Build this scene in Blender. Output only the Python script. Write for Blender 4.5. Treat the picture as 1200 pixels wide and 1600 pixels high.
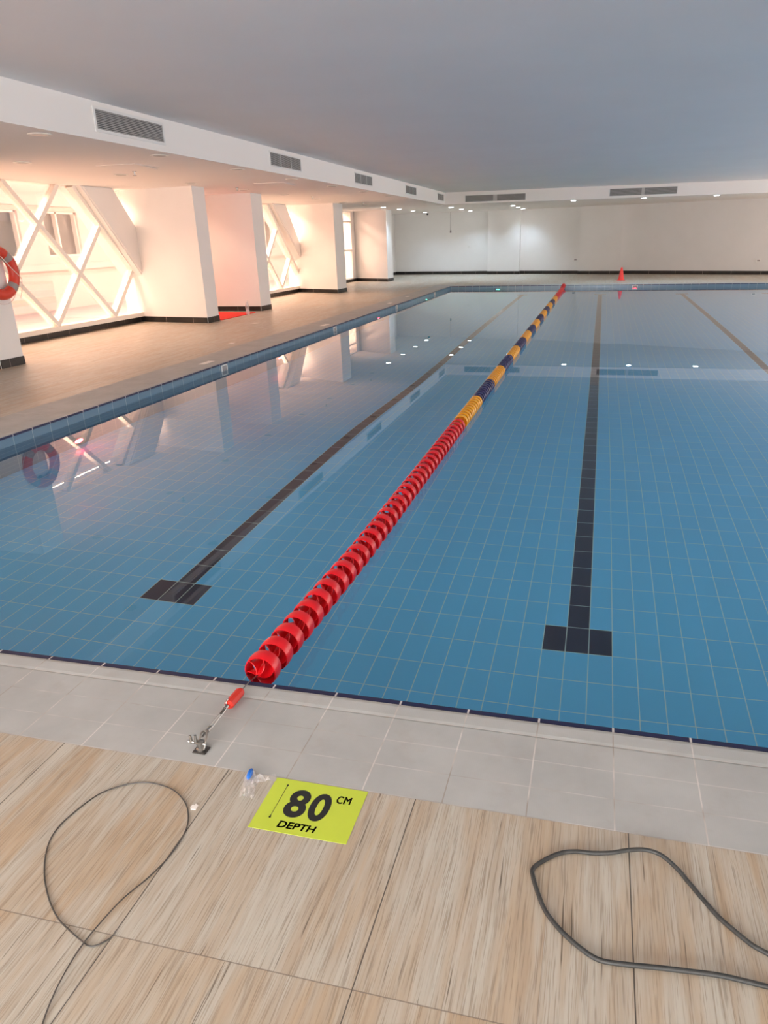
import bpy, bmesh, math, random
from mathutils import Vector, Matrix
random.seed(7)
for o in list(bpy.data.objects): bpy.data.objects.remove(o)
SC = bpy.context.scene
COL = SC.collection
PI = math.pi

# ------------------------------------------------------------------ camera
YAW, PITCH, ROLL, EYE = -0.25550740414, 0.3883196161, -0.025899948864, 1.5496250869
fw = Vector((math.sin(YAW)*math.cos(PITCH), math.cos(YAW)*math.cos(PITCH), -math.sin(PITCH)))
r0 = Vector((math.cos(YAW), -math.sin(YAW), 0)); u0 = r0.cross(fw)
rt = math.cos(ROLL)*r0 + math.sin(ROLL)*u0
up = -math.sin(ROLL)*r0 + math.cos(ROLL)*u0
cd = bpy.data.cameras.new('camera'); cam = bpy.data.objects.new('camera', cd); COL.objects.link(cam)
m = Matrix((rt, up, -fw)).transposed().to_4x4(); m.translation = Vector((0, 0, EYE)); cam.matrix_world = m
cd.sensor_fit = 'VERTICAL'; cd.sensor_height = 24.0; cd.lens = 1130.4233*24.0/1600.0
cd.shift_x = (600-636.6215)/1600.0; cd.shift_y = (836.775-800)/1600.0
cd.clip_start = 0.05; cd.clip_end = 200
SC.camera = cam

# ------------------------------------------------------------------ world, sun, daylight fill, exposure
SC.view_settings.view_transform = 'Standard'; SC.view_settings.look = 'None'
SC.view_settings.gamma = 1.0; SC.view_settings.use_curve_mapping = False
SC.view_settings.exposure = 1.2
SC.cycles.use_denoising = True
SC.cycles.max_bounces = 12; SC.cycles.diffuse_bounces = 7; SC.cycles.glossy_bounces = 5
SC.cycles.transmission_bounces = 8; SC.cycles.transparent_max_bounces = 16
SC.cycles.sample_clamp_indirect = 6.0; SC.cycles.caustics_refractive = True; SC.cycles.caustics_reflective = True
W = bpy.data.worlds.new('world'); SC.world = W; W.use_nodes = True
W.node_tree.nodes['Background'].inputs[0].default_value = (1.0, 0.87, 0.80, 1)
W.node_tree.nodes['Background'].inputs[1].default_value = 0.5

def light(name, kind, loc, direction, energy, color, **kw):
    ld = bpy.data.lights.new(name, kind); ld.energy = energy; ld.color = color
    for k, v in kw.items(): setattr(ld, k, v)
    o = bpy.data.objects.new(name, ld); COL.objects.link(o); o.location = loc
    o.rotation_euler = Vector(direction).to_track_quat('-Z', 'Y').to_euler()
    return o
light('sun', 'SUN', (5, 10, 20), (-0.62, 0.25, -0.74), 0.95, (1.0, 0.86, 0.78), angle=0.02)
# fill lamps added outside the unseen back and right walls, standing in for daylight
light('back_fill_light', 'AREA', (-1.5, -5.3, 1.55), (0, 1, 0.0), 440.0, (1.0, 0.97, 0.96), shape='RECTANGLE', size=9.0, size_y=2.2)

light('court_sky_fill', 'AREA', (-11.4, 14.5, 3.8), (1, 0, -0.80), 3750.0, (1.0, 0.68, 0.49), shape='RECTANGLE', size=39.0, size_y=1.3)  # warm area lamp added above the court to boost sky light indoors
light('right_fill_light', 'AREA', (10.3, 19.0, 1.5), (-1, 0, 0.0), 610.0, (1.0, 0.91, 0.86), shape='RECTANGLE', size=29.0, size_y=2.2)  # added fill lamp beyond the unseen right wall

# ------------------------------------------------------------------ dimensions
WATER = -0.103
XL, YN, YF, XR = -5.0946, 2.1158, 26.35, 7.6          # pool edges
CEIL, SOFF = 3.018, 2.643
XB, YB = -5.447, 27.15                                # bulkhead faces
XW = -9.85                                            # glazed side wall
XRW, YBACK = 10.0, -5.0
S = 0.2475; X0 = -2.0789; Y0 = 5.3667
CX = [0.017+2.475*k for k in (-1, 0, 1, 2)]           # lane line centres

# ------------------------------------------------------------------ node helpers
class NT:
    def __init__(s, name):
        s.m = bpy.data.materials.new(name); s.m.use_nodes = True
        s.t = s.m.node_tree; s.b = s.t.nodes['Principled BSDF']; s.out = s.t.nodes['Material Output']
    def n(s, ty, **kw):
        x = s.t.nodes.new(ty)
        for k, v in kw.items(): setattr(x, k, v)
        return x
    def put(s, sock, v):
        if isinstance(v, bpy.types.NodeSocket): s.t.links.new(v, sock)
        else: sock.default_value = v
    def ma(s, op, a, b=0.0, c=None):
        x = s.n('ShaderNodeMath', operation=op); s.put(x.inputs[0], a); s.put(x.inputs[1], b)
        if c is not None: s.put(x.inputs[2], c)
        return x.outputs[0]
    def xyz(s):
        g = s.n('ShaderNodeNewGeometry'); q = s.n('ShaderNodeSeparateXYZ'); s.t.links.new(g.outputs['Position'], q.inputs[0]); return q.outputs
    def vec(s, a, b, c=0.0):
        q = s.n('ShaderNodeCombineXYZ'); s.put(q.inputs[0], a); s.put(q.inputs[1], b); s.put(q.inputs[2], c); return q.outputs[0]
    def noise(s, v, scale=1.0, detail=4.0, rough=0.55, dist=0.0):
        q = s.n('ShaderNodeTexNoise'); s.put(q.inputs['Vector'], v)
        q.inputs['Scale'].default_value = scale; q.inputs['Detail'].default_value = detail
        q.inputs['Roughness'].default_value = rough; q.inputs['Distortion'].default_value = dist
        return q.outputs[0]
    def rnd(s, v):
        q = s.n('ShaderNodeTexWhiteNoise', noise_dimensions='3D'); s.put(q.inputs['Vector'], v); return q.outputs[0]
    def ramp(s, f, stops):
        q = s.n('ShaderNodeValToRGB'); s.put(q.inputs[0], f); e = q.color_ramp.elements
        while len(e) < len(stops): e.new(0.5)
        for el, (p, c) in zip(e, stops):
            el.position = p; el.color = (c[0], c[1], c[2], 1) if not isinstance(c, (int, float)) else (c, c, c, 1)
        return q.outputs[0]
    def mix(s, f, a, b, mode='MIX'):
        q = s.n('ShaderNodeMix', data_type='RGBA', blend_type=mode); s.put(q.inputs[0], f)
        for sock, v in ((q.inputs[6], a), (q.inputs[7], b)):
            if isinstance(v, tuple) and len(v) == 3: v = v + (1,)
            s.put(sock, v)
        return q.outputs[2]
    def line(s, x, x0, pitch, w):       # 1 on grid lines x0 + k*pitch of width w
        f = s.ma('FRACT', s.ma('DIVIDE', s.ma('SUBTRACT', x, x0-pitch*200.5), pitch))
        return s.ma('LESS_THAN', s.ma('ABSOLUTE', s.ma('SUBTRACT', f, 0.5)), w/2/pitch)
    def near(s, x, c, hw):              # 1 where |x-c| < hw
        return s.ma('LESS_THAN', s.ma('ABSOLUTE', s.ma('SUBTRACT', x, c)), hw)
    def bump(s, h, strength=0.3, dist=0.002):
        q = s.n('ShaderNodeBump'); q.inputs['Strength'].default_value = strength; q.inputs['Distance'].default_value = dist
        s.put(q.inputs['Height'], h); s.t.links.new(q.outputs[0], s.b.inputs['Normal'])
    def fin(s, col=None, rough=None, metal=None, spec=None):
        if col is not None: s.put(s.b.inputs['Base Color'], col + (1,) if isinstance(col, tuple) and len(col) == 3 else col)
        if rough is not None: s.put(s.b.inputs['Roughness'], rough)
        if metal is not None: s.put(s.b.inputs['Metallic'], metal)
        if spec is not None: s.put(s.b.inputs['Specular IOR Level'], spec)
        return s.m

def plain(name, col, rough=0.5, metal=0.0, vary=0.06, scale=8.0, spec=0.5):
    k = NT(name); q = k.xyz(); f = k.noise(k.vec(q[0], q[1], q[2]), scale, 3)
    a = tuple(max(0, c*(1-vary)) for c in col); b = tuple(min(1, c*(1+vary)) for c in col)
    return k.fin(k.ramp(f, [(0.3, a), (0.7, b)]), rough, metal, spec)

def emit(name, col, strength):
    k = NT(name); k.b.inputs['Base Color'].default_value = (*col, 1)
    k.b.inputs['Emission Color'].default_value = (*col, 1); k.b.inputs['Emission Strength'].default_value = strength
    return k.m

M = {}
M['wall'] = plain('white_wall_paint', (0.80, 0.775, 0.75), 0.6, vary=0.015, scale=1.5, spec=0.3)
M['ceiling'] = plain('ceiling_paint', (0.86, 0.82, 0.80), 0.8, vary=0.015, scale=0.8, spec=0.2)
M['soffit'] = plain('soffit_paint', (0.88, 0.83, 0.79), 0.7, vary=0.01, scale=0.8, spec=0.2)
M['frame'] = plain('white_powder_coat', (0.84, 0.80, 0.74), 0.4, vary=0.02)
M['black_tile'] = None
M['metal'] = plain('stainless_steel', (0.36, 0.35, 0.33), 0.30, 1.0)
M['dark_metal'] = plain('dark_stained_steel', (0.16, 0.15, 0.14), 0.4, 0.9)
M['red_float'] = plain('red_float_plastic', (0.74, 0.006, 0.014), 0.34, vary=0.08)
M['yellow_float'] = plain('yellow_float_plastic', (1.0, 0.42, 0.0), 0.3, vary=0.05)
M['blue_float'] = plain('navy_float_plastic', (0.018, 0.018, 0.12), 0.3, vary=0.05)
M['red_plastic'] = plain('red_sleeve_plastic', (0.66, 0.035, 0.02), 0.5)
M['cable_black'] = plain('grey_rubber_cable', (0.036, 0.038, 0.037), 0.5, vary=0.2, scale=60)
M['cable_thin'] = plain('thin_dark_wire', (0.06, 0.055, 0.05), 0.45)
M['rope_white'] = plain('white_cord', (0.75, 0.66, 0.6), 0.8)
M['grey_vinyl'] = plain('grey_reflective_band', (0.30, 0.26, 0.25), 0.5)
M['ring_red'] = plain('lifebuoy_orange_red', (0.62, 0.05, 0.025), 0.45)
M['red_mat'] = plain('red_carpet', (0.75, 0.025, 0.012), 0.95, vary=0.12, scale=90)
M['cone'] = plain('red_cone_plastic', (0.72, 0.03, 0.02), 0.45)
M['grille'] = plain('aluminium_louvre', (0.50, 0.48, 0.46), 0.45)
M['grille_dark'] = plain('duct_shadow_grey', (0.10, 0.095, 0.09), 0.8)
M['lime'] = plain('lime_vinyl', (0.50, 0.62, 0.055), 0.4, vary=0.02)
M['ink'] = plain('black_ink', (0.012, 0.013, 0.014), 0.45)
M['dome'] = plain('black_dome', (0.015, 0.015, 0.016), 0.25)
M['plate'] = plain('pale_plate', (0.80, 0.77, 0.73), 0.35)
M['facade'] = plain('cream_render_facade', (0.80, 0.62, 0.57), 0.85, vary=0.03, scale=0.7)
M['ground'] = plain('pale_paving', (0.46, 0.40, 0.40), 0.8, vary=0.05, scale=2)
M['dark_glass'] = plain('dark_window_glass', (0.10, 0.09, 0.085), 0.15, vary=0.25, scale=1.2)
M['cap_blue'] = plain('blue_plastic', (0.02, 0.16, 0.62), 0.3)
M['lamp_on'] = emit('lit_downlight', (0.92, 0.97, 1.0), 14.0)
M['lamp_off'] = plain('unlit_diffuser', (0.40, 0.37, 0.34), 0.35)
M['led_red'] = emit('red_pool_led', (1.0, 0.03, 0.05), 30.0)
M['led_green'] = emit('green_pool_led', (0.02, 1.0, 0.28), 60.0)

def mat_black_tile():
    k = NT('black_skirting_tile'); x, y, z = k.xyz()
    s1 = k.line(k.ma('ADD', x, y), 0.1, 0.60, 0.008)
    n = k.noise(k.vec(x, y, z), 6, 3)
    return k.fin(k.mix(s1, k.ramp(n, [(0.3, (0.012, 0.010, 0.009)), (0.7, (0.03, 0.024, 0.020))]), (0.25, 0.2, 0.17)), 0.35)
M['black_tile'] = mat_black_tile()

def mat_wood():
    k = NT('wood_look_porcelain_tile'); x, y, z = k.xyz()
    pw = 0.6109/3
    iu = k.ma('FLOOR', k.ma('DIVIDE', k.ma('SUBTRACT', x, 0.184), pw))
    iv = k.ma('FLOOR', k.ma('DIVIDE', k.ma('SUBTRACT', y, 1.040), 0.6109))
    r = k.rnd(k.vec(iu, iv, 3.0)); r2 = k.rnd(k.vec(iu, iv, 9.0))
    yo = k.ma('MULTIPLY_ADD', r, 37.0, y)
    warp = k.noise(k.vec(k.ma('MULTIPLY', x, 7.0), k.ma('MULTIPLY', yo, 2.5), r), 1.0, 2)
    xw = k.ma('MULTIPLY_ADD', warp, 0.016, x)
    fine = k.noise(k.vec(k.ma('MULTIPLY', xw, 300.0), k.ma('MULTIPLY', yo, 7.0), r), 1.0, 3, 0.6)
    mid = k.noise(k.vec(k.ma('MULTIPLY', xw, 55.0), k.ma('MULTIPLY', yo, 2.6), r2), 1.0, 4, 0.6)
    broad = k.noise(k.vec(k.ma('MULTIPLY', xw, 13.0), k.ma('MULTIPLY', yo, 1.3), r2), 1.0, 3, 0.5)
    crack = k.noise(k.vec(k.ma('MULTIPLY', xw, 120.0), k.ma('MULTIPLY', yo, 3.0), r), 1.0, 2, 0.5)
    base = k.ramp(broad, [(0.36, (0.56, 0.50, 0.42)), (0.48, (0.54, 0.46, 0.375)), (0.58, (0.50, 0.35, 0.225)), (0.68, (0.52, 0.43, 0.34))])
    pale = k.mix(k.ma('MULTIPLY', r, 0.55), base, (0.54, 0.49, 0.42))
    c = k.mix(k.ramp(mid, [(0.40, 0.0), (0.62, 0.5)]), pale, (0.42, 0.30, 0.205))
    c = k.mix(k.ramp(fine, [(0.52, 0.0), (0.64, 0.6)]), c, (0.25, 0.18, 0.125))
    c = k.mix(k.ramp(crack, [(0.70, 0.0), (0.745, 0.85)]), c, (0.11, 0.075, 0.05))
    pl = k.line(x, 0.184, pw, 0.0018); pj = k.line(x, 0.184, 0.6109, 0.0032); tj = k.line(y, 1.040, 0.6109, 0.003)
    c = k.mix(k.ma('MULTIPLY', pl, 0.35), c, (0.16, 0.11, 0.08))
    c = k.mix(k.ma('MULTIPLY', pj, 0.85), c, (0.05, 0.04, 0.035))
    c = k.mix(k.ma('MULTIPLY', tj, 0.7), c, (0.17, 0.13, 0.10))
    k.bump(k.ma('SUBTRACT', k.ma('MULTIPLY', fine, -0.5), k.ma('MAXIMUM', pj, tj)), 0.25, 0.0012)
    c = k.mix(1.0, c, (0.88, 0.95, 0.98), 'MULTIPLY')
    return k.fin(c, k.ma('MULTIPLY_ADD', mid, 0.15, 0.32), spec=0.5)
M['wood'] = mat_wood()

def mat_coping(axis):
    k = NT('white_ribbed_coping_tile_'+axis); x, y, z = k.xyz()
    a, b, a0 = (x, y, X0) if axis == 'x' else (y, x, Y0)
    w = k.noise(k.vec(k.ma('MULTIPLY', x, 3.0), k.ma('MULTIPLY', y, 3.0), z), 1, 5, 0.6)
    w2 = k.noise(k.vec(x, y, z), 14, 4, 0.6)
    gap = k.line(k.ma('MULTIPLY_ADD', w2, 0.002, a), a0, S, 0.0042)
    dist = k.ma('SUBTRACT', YN, y) if axis == 'x' else k.ma('ABSOLUTE', k.ma('SUBTRACT', XL, x))
    rows = k.line(dist, 0.0915, 0.124, 0.0035)
    rib = k.line(a, 0.0, 0.0062, 0.003)
    base = k.ramp(w, [(0.3, (0.36, 0.375, 0.37)), (0.55, (0.415, 0.43, 0.425)), (0.8, (0.465, 0.485, 0.48))])
    base = k.mix(k.ma('MULTIPLY', rib, 0.05), base, (0.36, 0.34, 0.31))
    stain = k.ramp(k.noise(k.vec(x, y, z), 7, 5, 0.65), [(0.56, 0.0), (0.72, 0.30)])
    base = k.mix(stain, base, (0.33, 0.30, 0.27))
    dirt = k.ramp(k.noise(k.vec(x, y, 5.0), 5, 2), [(0.45, 0.0), (0.62, 1.0)])
    gcol = k.mix(dirt, (0.66, 0.63, 0.60), (0.30, 0.26, 0.22))
    base = k.mix(k.ma('MULTIPLY', gap, 0.75), base, gcol)
    base = k.mix(k.ma('MULTIPLY', rows, 0.38), base, gcol)
    k.bump(k.ma('ADD', k.ma('MULTIPLY', rib, 0.4), k.ma('MULTIPLY', k.ma('MAXIMUM', gap, rows), -1.0)), 0.25, 0.001)
    return k.fin(base, 0.55, spec=0.4)
M['coping_x'] = mat_coping('x'); M['coping_y'] = mat_coping('y')

def mat_nose(axis):
    k = NT('navy_nosing_'+axis); x, y, z = k.xyz()
    gap = k.line(x if axis == 'x' else y, X0 if axis == 'x' else Y0, S, 0.007)
    return k.fin(k.mix(gap, (0.012, 0.014, 0.06), (0.62, 0.60, 0.58)), 0.3)
M['nose_x'] = mat_nose('x'); M['nose_y'] = mat_nose('y')

TILE = (0.115, 0.56, 0.95); TILE_W_SHEEN = (0.15, 0.235, 0.31)  # wall tone: same tile greyed, grazing gloss reflection put into its colour
def mat_pool(mode):
    k = NT('blue_pool_tile_'+mode); x, y, z = k.xyz()
    if mode == 'floor':
        px, py = S/2, 0.2445
        g = k.ma('MAXIMUM', k.line(x, CX[1]-S/4, px, 0.0052), k.line(y, 3.727, py, 0.0052))
        ix = k.ma('FLOOR', k.ma('DIVIDE', k.ma('SUBTRACT', x, CX[1]-S/4), px)); iy = k.ma('FLOOR', k.ma('DIVIDE', k.ma('SUBTRACT', y, 3.727), py))
        stem = 0.0; bar = 0.0
        for c in CX:
            stem = k.ma('MAXIMUM', stem, k.near(x, c, S/4)); bar = k.ma('MAXIMUM', bar, k.near(x, c, S*0.75))
        stem = k.ma('MULTIPLY', stem, k.near(y, (3.5+25.0)/2, (25.0-3.5)/2))
        ends = k.ma('MAXIMUM', k.near(y, 3.727-0.2445/2, 0.2445/2), k.near(y, 3.727+0.2445*87+0.2445/2, 0.2445/2))
        dark = k.ma('MAXIMUM', stem, k.ma('MULTIPLY', bar, ends))
    else:
        a = x if mode == 'wall_x' else y
        a0 = X0 if mode == 'wall_x' else Y0
        g = k.ma('MAXIMUM', k.line(a, a0, S, 0.005), k.line(z, -0.022, S/2, 0.0045))
        ix = k.ma('FLOOR', k.ma('DIVIDE', k.ma('SUBTRACT', a, a0), S)); iy = k.ma('FLOOR', k.ma('DIVIDE', k.ma('ADD', z, 0.022), S/2))
        dark = 0.0
    r = k.rnd(k.vec(ix, iy, 1.0))
    T_ = TILE if mode == 'floor' else TILE_W_SHEEN
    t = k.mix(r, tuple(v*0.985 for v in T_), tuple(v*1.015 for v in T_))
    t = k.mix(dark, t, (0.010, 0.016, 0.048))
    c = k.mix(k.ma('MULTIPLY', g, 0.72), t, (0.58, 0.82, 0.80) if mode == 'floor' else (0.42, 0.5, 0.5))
    return k.fin(c, 0.25)
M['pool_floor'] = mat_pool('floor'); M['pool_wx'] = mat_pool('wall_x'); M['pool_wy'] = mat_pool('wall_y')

def mat_water():
    k = NT('still_pool_water'); k.t.nodes.remove(k.b)
    g = k.n('ShaderNodeBsdfGlass'); g.inputs['IOR'].default_value = 1.333; g.inputs['Roughness'].default_value = 0.0
    g.inputs['Color'].default_value = (1.0, 1.0, 1.0, 1)
    x = k.n('ShaderNodeNewGeometry'); nz = k.noise(x.outputs['Position'], 1.6, 2)
    b = k.n('ShaderNodeBump'); b.inputs['Strength'].default_value = 0.12; b.inputs['Distance'].default_value = 0.0015
    k.t.links.new(nz, b.inputs['Height']); k.t.links.new(b.outputs[0], g.inputs['Normal'])
    k.t.links.new(g.outputs[0], k.out.inputs[0]); return k.m
M['water'] = mat_water()

def mat_glass(name, tint=(1, 1, 1), refl=0.6):
    k = NT(name); k.t.nodes.remove(k.b)
    t = k.n('ShaderNodeBsdfTransparent'); t.inputs[0].default_value = (*tint, 1)
    g = k.n('ShaderNodeBsdfGlossy'); g.inputs['Roughness'].default_value = 0.02
    f = k.n('ShaderNodeFresnel'); f.inputs[0].default_value = 1.45
    mx = k.n('ShaderNodeMixShader'); k.t.links.new(k.ma('MULTIPLY', f.outputs[0], refl), mx.inputs[0])
    k.t.links.new(t.outputs[0], mx.inputs[1]); k.t.links.new(g.outputs[0], mx.inputs[2]); k.t.links.new(mx.outputs[0], k.out.inputs[0])
    return k.m
M['glass'] = mat_glass('window_glass')
def mat_film(name, fac, rough):
    k = NT(name); t = k.n('ShaderNodeBsdfTransparent'); mx = k.n('ShaderNodeMixShader'); mx.inputs[0].default_value = fac
    k.fin((0.85, 0.83, 0.84), rough, spec=0.9)
    k.t.links.new(t.outputs[0], mx.inputs[1]); k.t.links.new(k.b.outputs[0], mx.inputs[2]); k.t.links.new(mx.outputs[0], k.out.inputs[0])
    return k.m
M['clear'] = mat_film('clear_bottle_plastic', 0.36, 0.12)
M['film'] = mat_film('crumpled_clear_film', 0.24, 0.10)

# ------------------------------------------------------------------ mesh helpers
def link(name, bm, mats, parent=None, smooth=False):
    me = bpy.data.meshes.new(name); bmesh.ops.recalc_face_normals(bm, faces=bm.faces[:]) if len(bm.faces) > 1 else None
    if smooth:
        for f in bm.faces: f.smooth = True
    bm.to_mesh(me); bm.free()
    for mm in (mats if isinstance(mats, (list, tuple)) else [mats]): me.materials.append(mm)
    o = bpy.data.objects.new(name, me); COL.objects.link(o)
    if parent is not None: o.parent = parent
    if smooth:
        try: me.set_sharp_from_angle(angle=math.radians(40))
        except Exception: pass
    return o
def tag(o, label, cat, group=None, kind=None):
    o['label'] = label; o['category'] = cat
    if group: o['group'] = group
    if kind: o['kind'] = kind
    return o
def thing(name, loc, label=None, cat=None, group=None, rz=0.0):
    o = bpy.data.objects.new(name, None); o.empty_display_size = 0.1; COL.objects.link(o); o.location = loc; o.rotation_euler = (0, 0, rz)
    if label: tag(o, label, cat, group)
    return o
def struct(name, bm, mat, parent=None):
    o = link(name, bm, mat, parent)
    if parent is None: o['kind'] = 'structure'
    return o
def box(bm, x0, x1, y0, y1, z0, z1, mi=0):
    vs = [bm.verts.new(p) for p in ((x0, y0, z0), (x1, y0, z0), (x1, y1, z0), (x0, y1, z0), (x0, y0, z1), (x1, y0, z1), (x1, y1, z1), (x0, y1, z1))]
    for f in ((0, 3, 2, 1), (4, 5, 6, 7), (0, 1, 5, 4), (1, 2, 6, 5), (2, 3, 7, 6), (3, 0, 4, 7)):
        q = bm.faces.new([vs[i] for i in f]); q.material_index = mi
def B(*a):
    bm = bmesh.new(); box(bm, *a); return bm
def prism(bm, pts, axis, a, b, mi=0):        # polygon extruded along an axis; pts are the two other coordinates in xyz order
    def P(p, t): return {'x': (t, p[0], p[1]), 'y': (p[0], t, p[1]), 'z': (p[0], p[1], t)}[axis]
    A = [bm.verts.new(P(p, a)) for p in pts]; C = [bm.verts.new(P(p, b)) for p in pts]; n = len(pts)
    for f in [A[::-1], C] + [[A[i], A[(i+1) % n], C[(i+1) % n], C[i]] for i in range(n)]:
        q = bm.faces.new(f); q.material_index = mi
def quad(bm, *pts):
    return bm.faces.new([bm.verts.new(p) for p in pts])
def lathe(bm, prof, n=24, axis='z', c=(0, 0, 0), mi=0, closed=False):
    rings = []
    for r, h in prof:
        ring = []
        for i in range(n):
            a = 2*PI*i/n; p = (r*math.cos(a), r*math.sin(a), h)
            if axis == 'y': p = (p[0], p[2], p[1])
            if axis == 'x': p = (p[2], p[0], p[1])
            ring.append(bm.verts.new((p[0]+c[0], p[1]+c[1], p[2]+c[2])))
        rings.append(ring)
    m_ = len(rings)
    for j in range(m_ if closed else m_-1):
        for i in range(n):
            q = bm.faces.new((rings[j][i], rings[j][(i+1) % n], rings[(j+1) % m_][(i+1) % n], rings[(j+1) % m_][i])); q.material_index = mi
    if not closed:
        for ring, rev in ((rings[0], True), (rings[-1], False)):
            q = bm.faces.new(ring[::-1] if rev else ring); q.material_index = mi
def tube(bm, pts, r, n=8, mi=0, cap=True):
    pts = [Vector(p) for p in pts]; rings = []
    for i, p in enumerate(pts):
        d = (pts[min(i+1, len(pts)-1)] - pts[max(i-1, 0)]).normalized()
        a = Vector((0, 0, 1)) if abs(d.z) < 0.9 else Vector((1, 0, 0))
        s = d.cross(a).normalized(); t = s.cross(d).normalized()
        rr = r[i] if isinstance(r, (list, tuple)) else r
        rings.append([bm.verts.new(p + rr*(math.cos(2*PI*k/n)*s + math.sin(2*PI*k/n)*t)) for k in range(n)])
    for j in range(len(rings)-1):
        for k in range(n):
            q = bm.faces.new((rings[j][k], rings[j][(k+1) % n], rings[j+1][(k+1) % n], rings[j+1][k])); q.material_index = mi
    if cap:
        bm.faces.new(rings[0][::-1]).material_index = mi; bm.faces.new(rings[-1]).material_index = mi
def smooth_path(pts, sub=6):
    P = [Vector(p) for p in pts]; out = []
    for i in range(len(P)-1):
        a, b, c, d = P[max(i-1, 0)], P[i], P[i+1], P[min(i+2, len(P)-1)]
        for s in range(sub):
            t = s/sub
            out.append(0.5*((2*b) + (-a+c)*t + (2*a-5*b+4*c-d)*t*t + (-a+3*b-3*c+d)*t**3))
    out.append(P[-1]); return out
def torus(bm, R, r, axis='x', c=(0, 0, 0), n=48, k=16, mats=None, squash=1.0):
    g = []
    for i in range(n):
        a = 2*PI*i/n; row = []
        for j in range(k):
            b = 2*PI*j/k; rr = R + r*math.cos(b); h = r*squash*math.sin(b)
            p = {'x': (h, rr*math.cos(a), rr*math.sin(a)), 'y': (rr*math.cos(a), h, rr*math.sin(a)), 'z': (rr*math.cos(a), rr*math.sin(a), h)}[axis]
            row.append(bm.verts.new((p[0]+c[0], p[1]+c[1], p[2]+c[2])))
        g.append(row)
    for i in range(n):
        for j in range(k):
            f = bm.faces.new((g[i][j], g[(i+1) % n][j], g[(i+1) % n][(j+1) % k], g[i][(j+1) % k]))
            if mats: f.material_index = mats(i)

# ------------------------------------------------------------------ deck
bm = bmesh.new()
t = -0.06
box(bm, -10.2, XRW, YBACK, YN-0.466, t, 0)                       # near deck
box(bm, -10.2, XL-0.63, YN-0.466, YF+0.55, t, 0)                 # left deck
box(bm, XR+0.63, XRW, YN-0.466, YF+0.55, t, 0)                   # right deck
box(bm, -10.2, XRW, YF+0.55, 36.2, t, 0)                         # far deck
struct('floor', bm, M['wood'])

def coping(profile, axis, a, b, mat, name):
    bm = bmesh.new(); prism(bm, profile, axis, a, b); return struct(name, bm, mat)
e = YN-0.466
nearp = [(e, 0.0), (YN-0.10, 0.0), (YN-0.092, -0.0022), (YN-0.078, 0.0), (YN-0.03, 0.0012), (YN-0.016, -0.001), (YN-0.008, -0.006), (YN-0.008, -0.06), (e, -0.06)]
coping(nearp, 'x', XL-0.63, XR+0.63, M['coping_x'], 'trim_1')
l = XL-0.63
leftp = [(l, 0.0), (XL-0.03, 0.001), (XL-0.014, -0.001), (XL-0.008, -0.006), (XL-0.008, -0.06), (l, -0.06)]
coping(leftp, 'y', YN, YF, M['coping_y'], 'trim_2')
rightp = [(2*0 + XR+0.63, 0.0), (XR+0.03, 0.001), (XR+0.014, -0.001), (XR+0.008, -0.006), (XR+0.008, -0.06), (XR+0.63, -0.06)]
coping(rightp[::-1], 'y', YN, YF, M['coping_y'], 'trim_3')
farp = [(YF+0.008, -0.006), (YF+0.014, -0.001), (YF+0.03, 0.001), (YF+0.55, 0.0), (YF+0.55, -0.06), (YF+0.008, -0.06)]
coping(farp, 'x', XL-0.63, XR+0.63, M['coping_x'], 'trim_4')
bm = bmesh.new(); box(bm, XL, XR, YN-0.010, YN+0.013, -0.028, -0.0035); struct('trim_5', bm, M['nose_x'])
bm = bmesh.new(); box(bm, XL, XR, YF-0.004, YF+0.008, -0.024, -0.0045); struct('trim_6', bm, M['nose_x'])
bm = bmesh.new(); box(bm, XL-0.008, XL+0.006, YN+0.013, YF-0.004, -0.024, -0.0045); struct('trim_7', bm, M['nose_y'])
bm = bmesh.new(); box(bm, XR-0.006, XR+0.008, YN+0.013, YF-0.004, -0.024, -0.0045); struct('trim_8', bm, M['nose_y'])

# ------------------------------------------------------------------ pool shell
prof = [(YN, -0.96), (3.7, -0.965), (5.3, -1.00), (6.6, -1.03), (7.4, -1.07), (8.2, -1.17), (9.2, -1.32), (10.4, -1.48), (12.0, -1.60), (16.0, -1.62), (YF, -1.66)]
bm = bmesh.new(); prism(bm, prof + [(YF, -2.0), (YN, -2.0)], 'x', XL, XR); struct('floor_pool', bm, M['pool_floor'])
bm = bmesh.new(); prism(bm, [(YN-0.15, -0.024), (YN, -0.024), (YN, -2.0), (YN-0.15, -2.0)], 'x', XL-0.15, XR+0.15); struct('wall_pool_near', bm, M['pool_wx'])
bm = bmesh.new(); prism(bm, [(YF, -0.024), (YF+0.15, -0.024), (YF+0.15, -2.0), (YF, -2.0)], 'x', XL-0.15, XR+0.15); struct('wall_pool_far', bm, M['pool_wx'])
struct('wall_pool_left', B(XL-0.15, XL, YN, YF, -2.0, -0.024), M['pool_wy'])
struct('wall_pool_right', B(XR, XR+0.15, YN, YF, -2.0, -0.024), M['pool_wy'])
bm = bmesh.new(); quad(bm, (XL, YN, WATER), (XR, YN, WATER), (XR, YF, WATER), (XL, YF, WATER))
tag(link('pool_water', bm, M['water']), 'still clear water filling the blue tiled swimming pool', 'water', kind='stuff')

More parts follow.
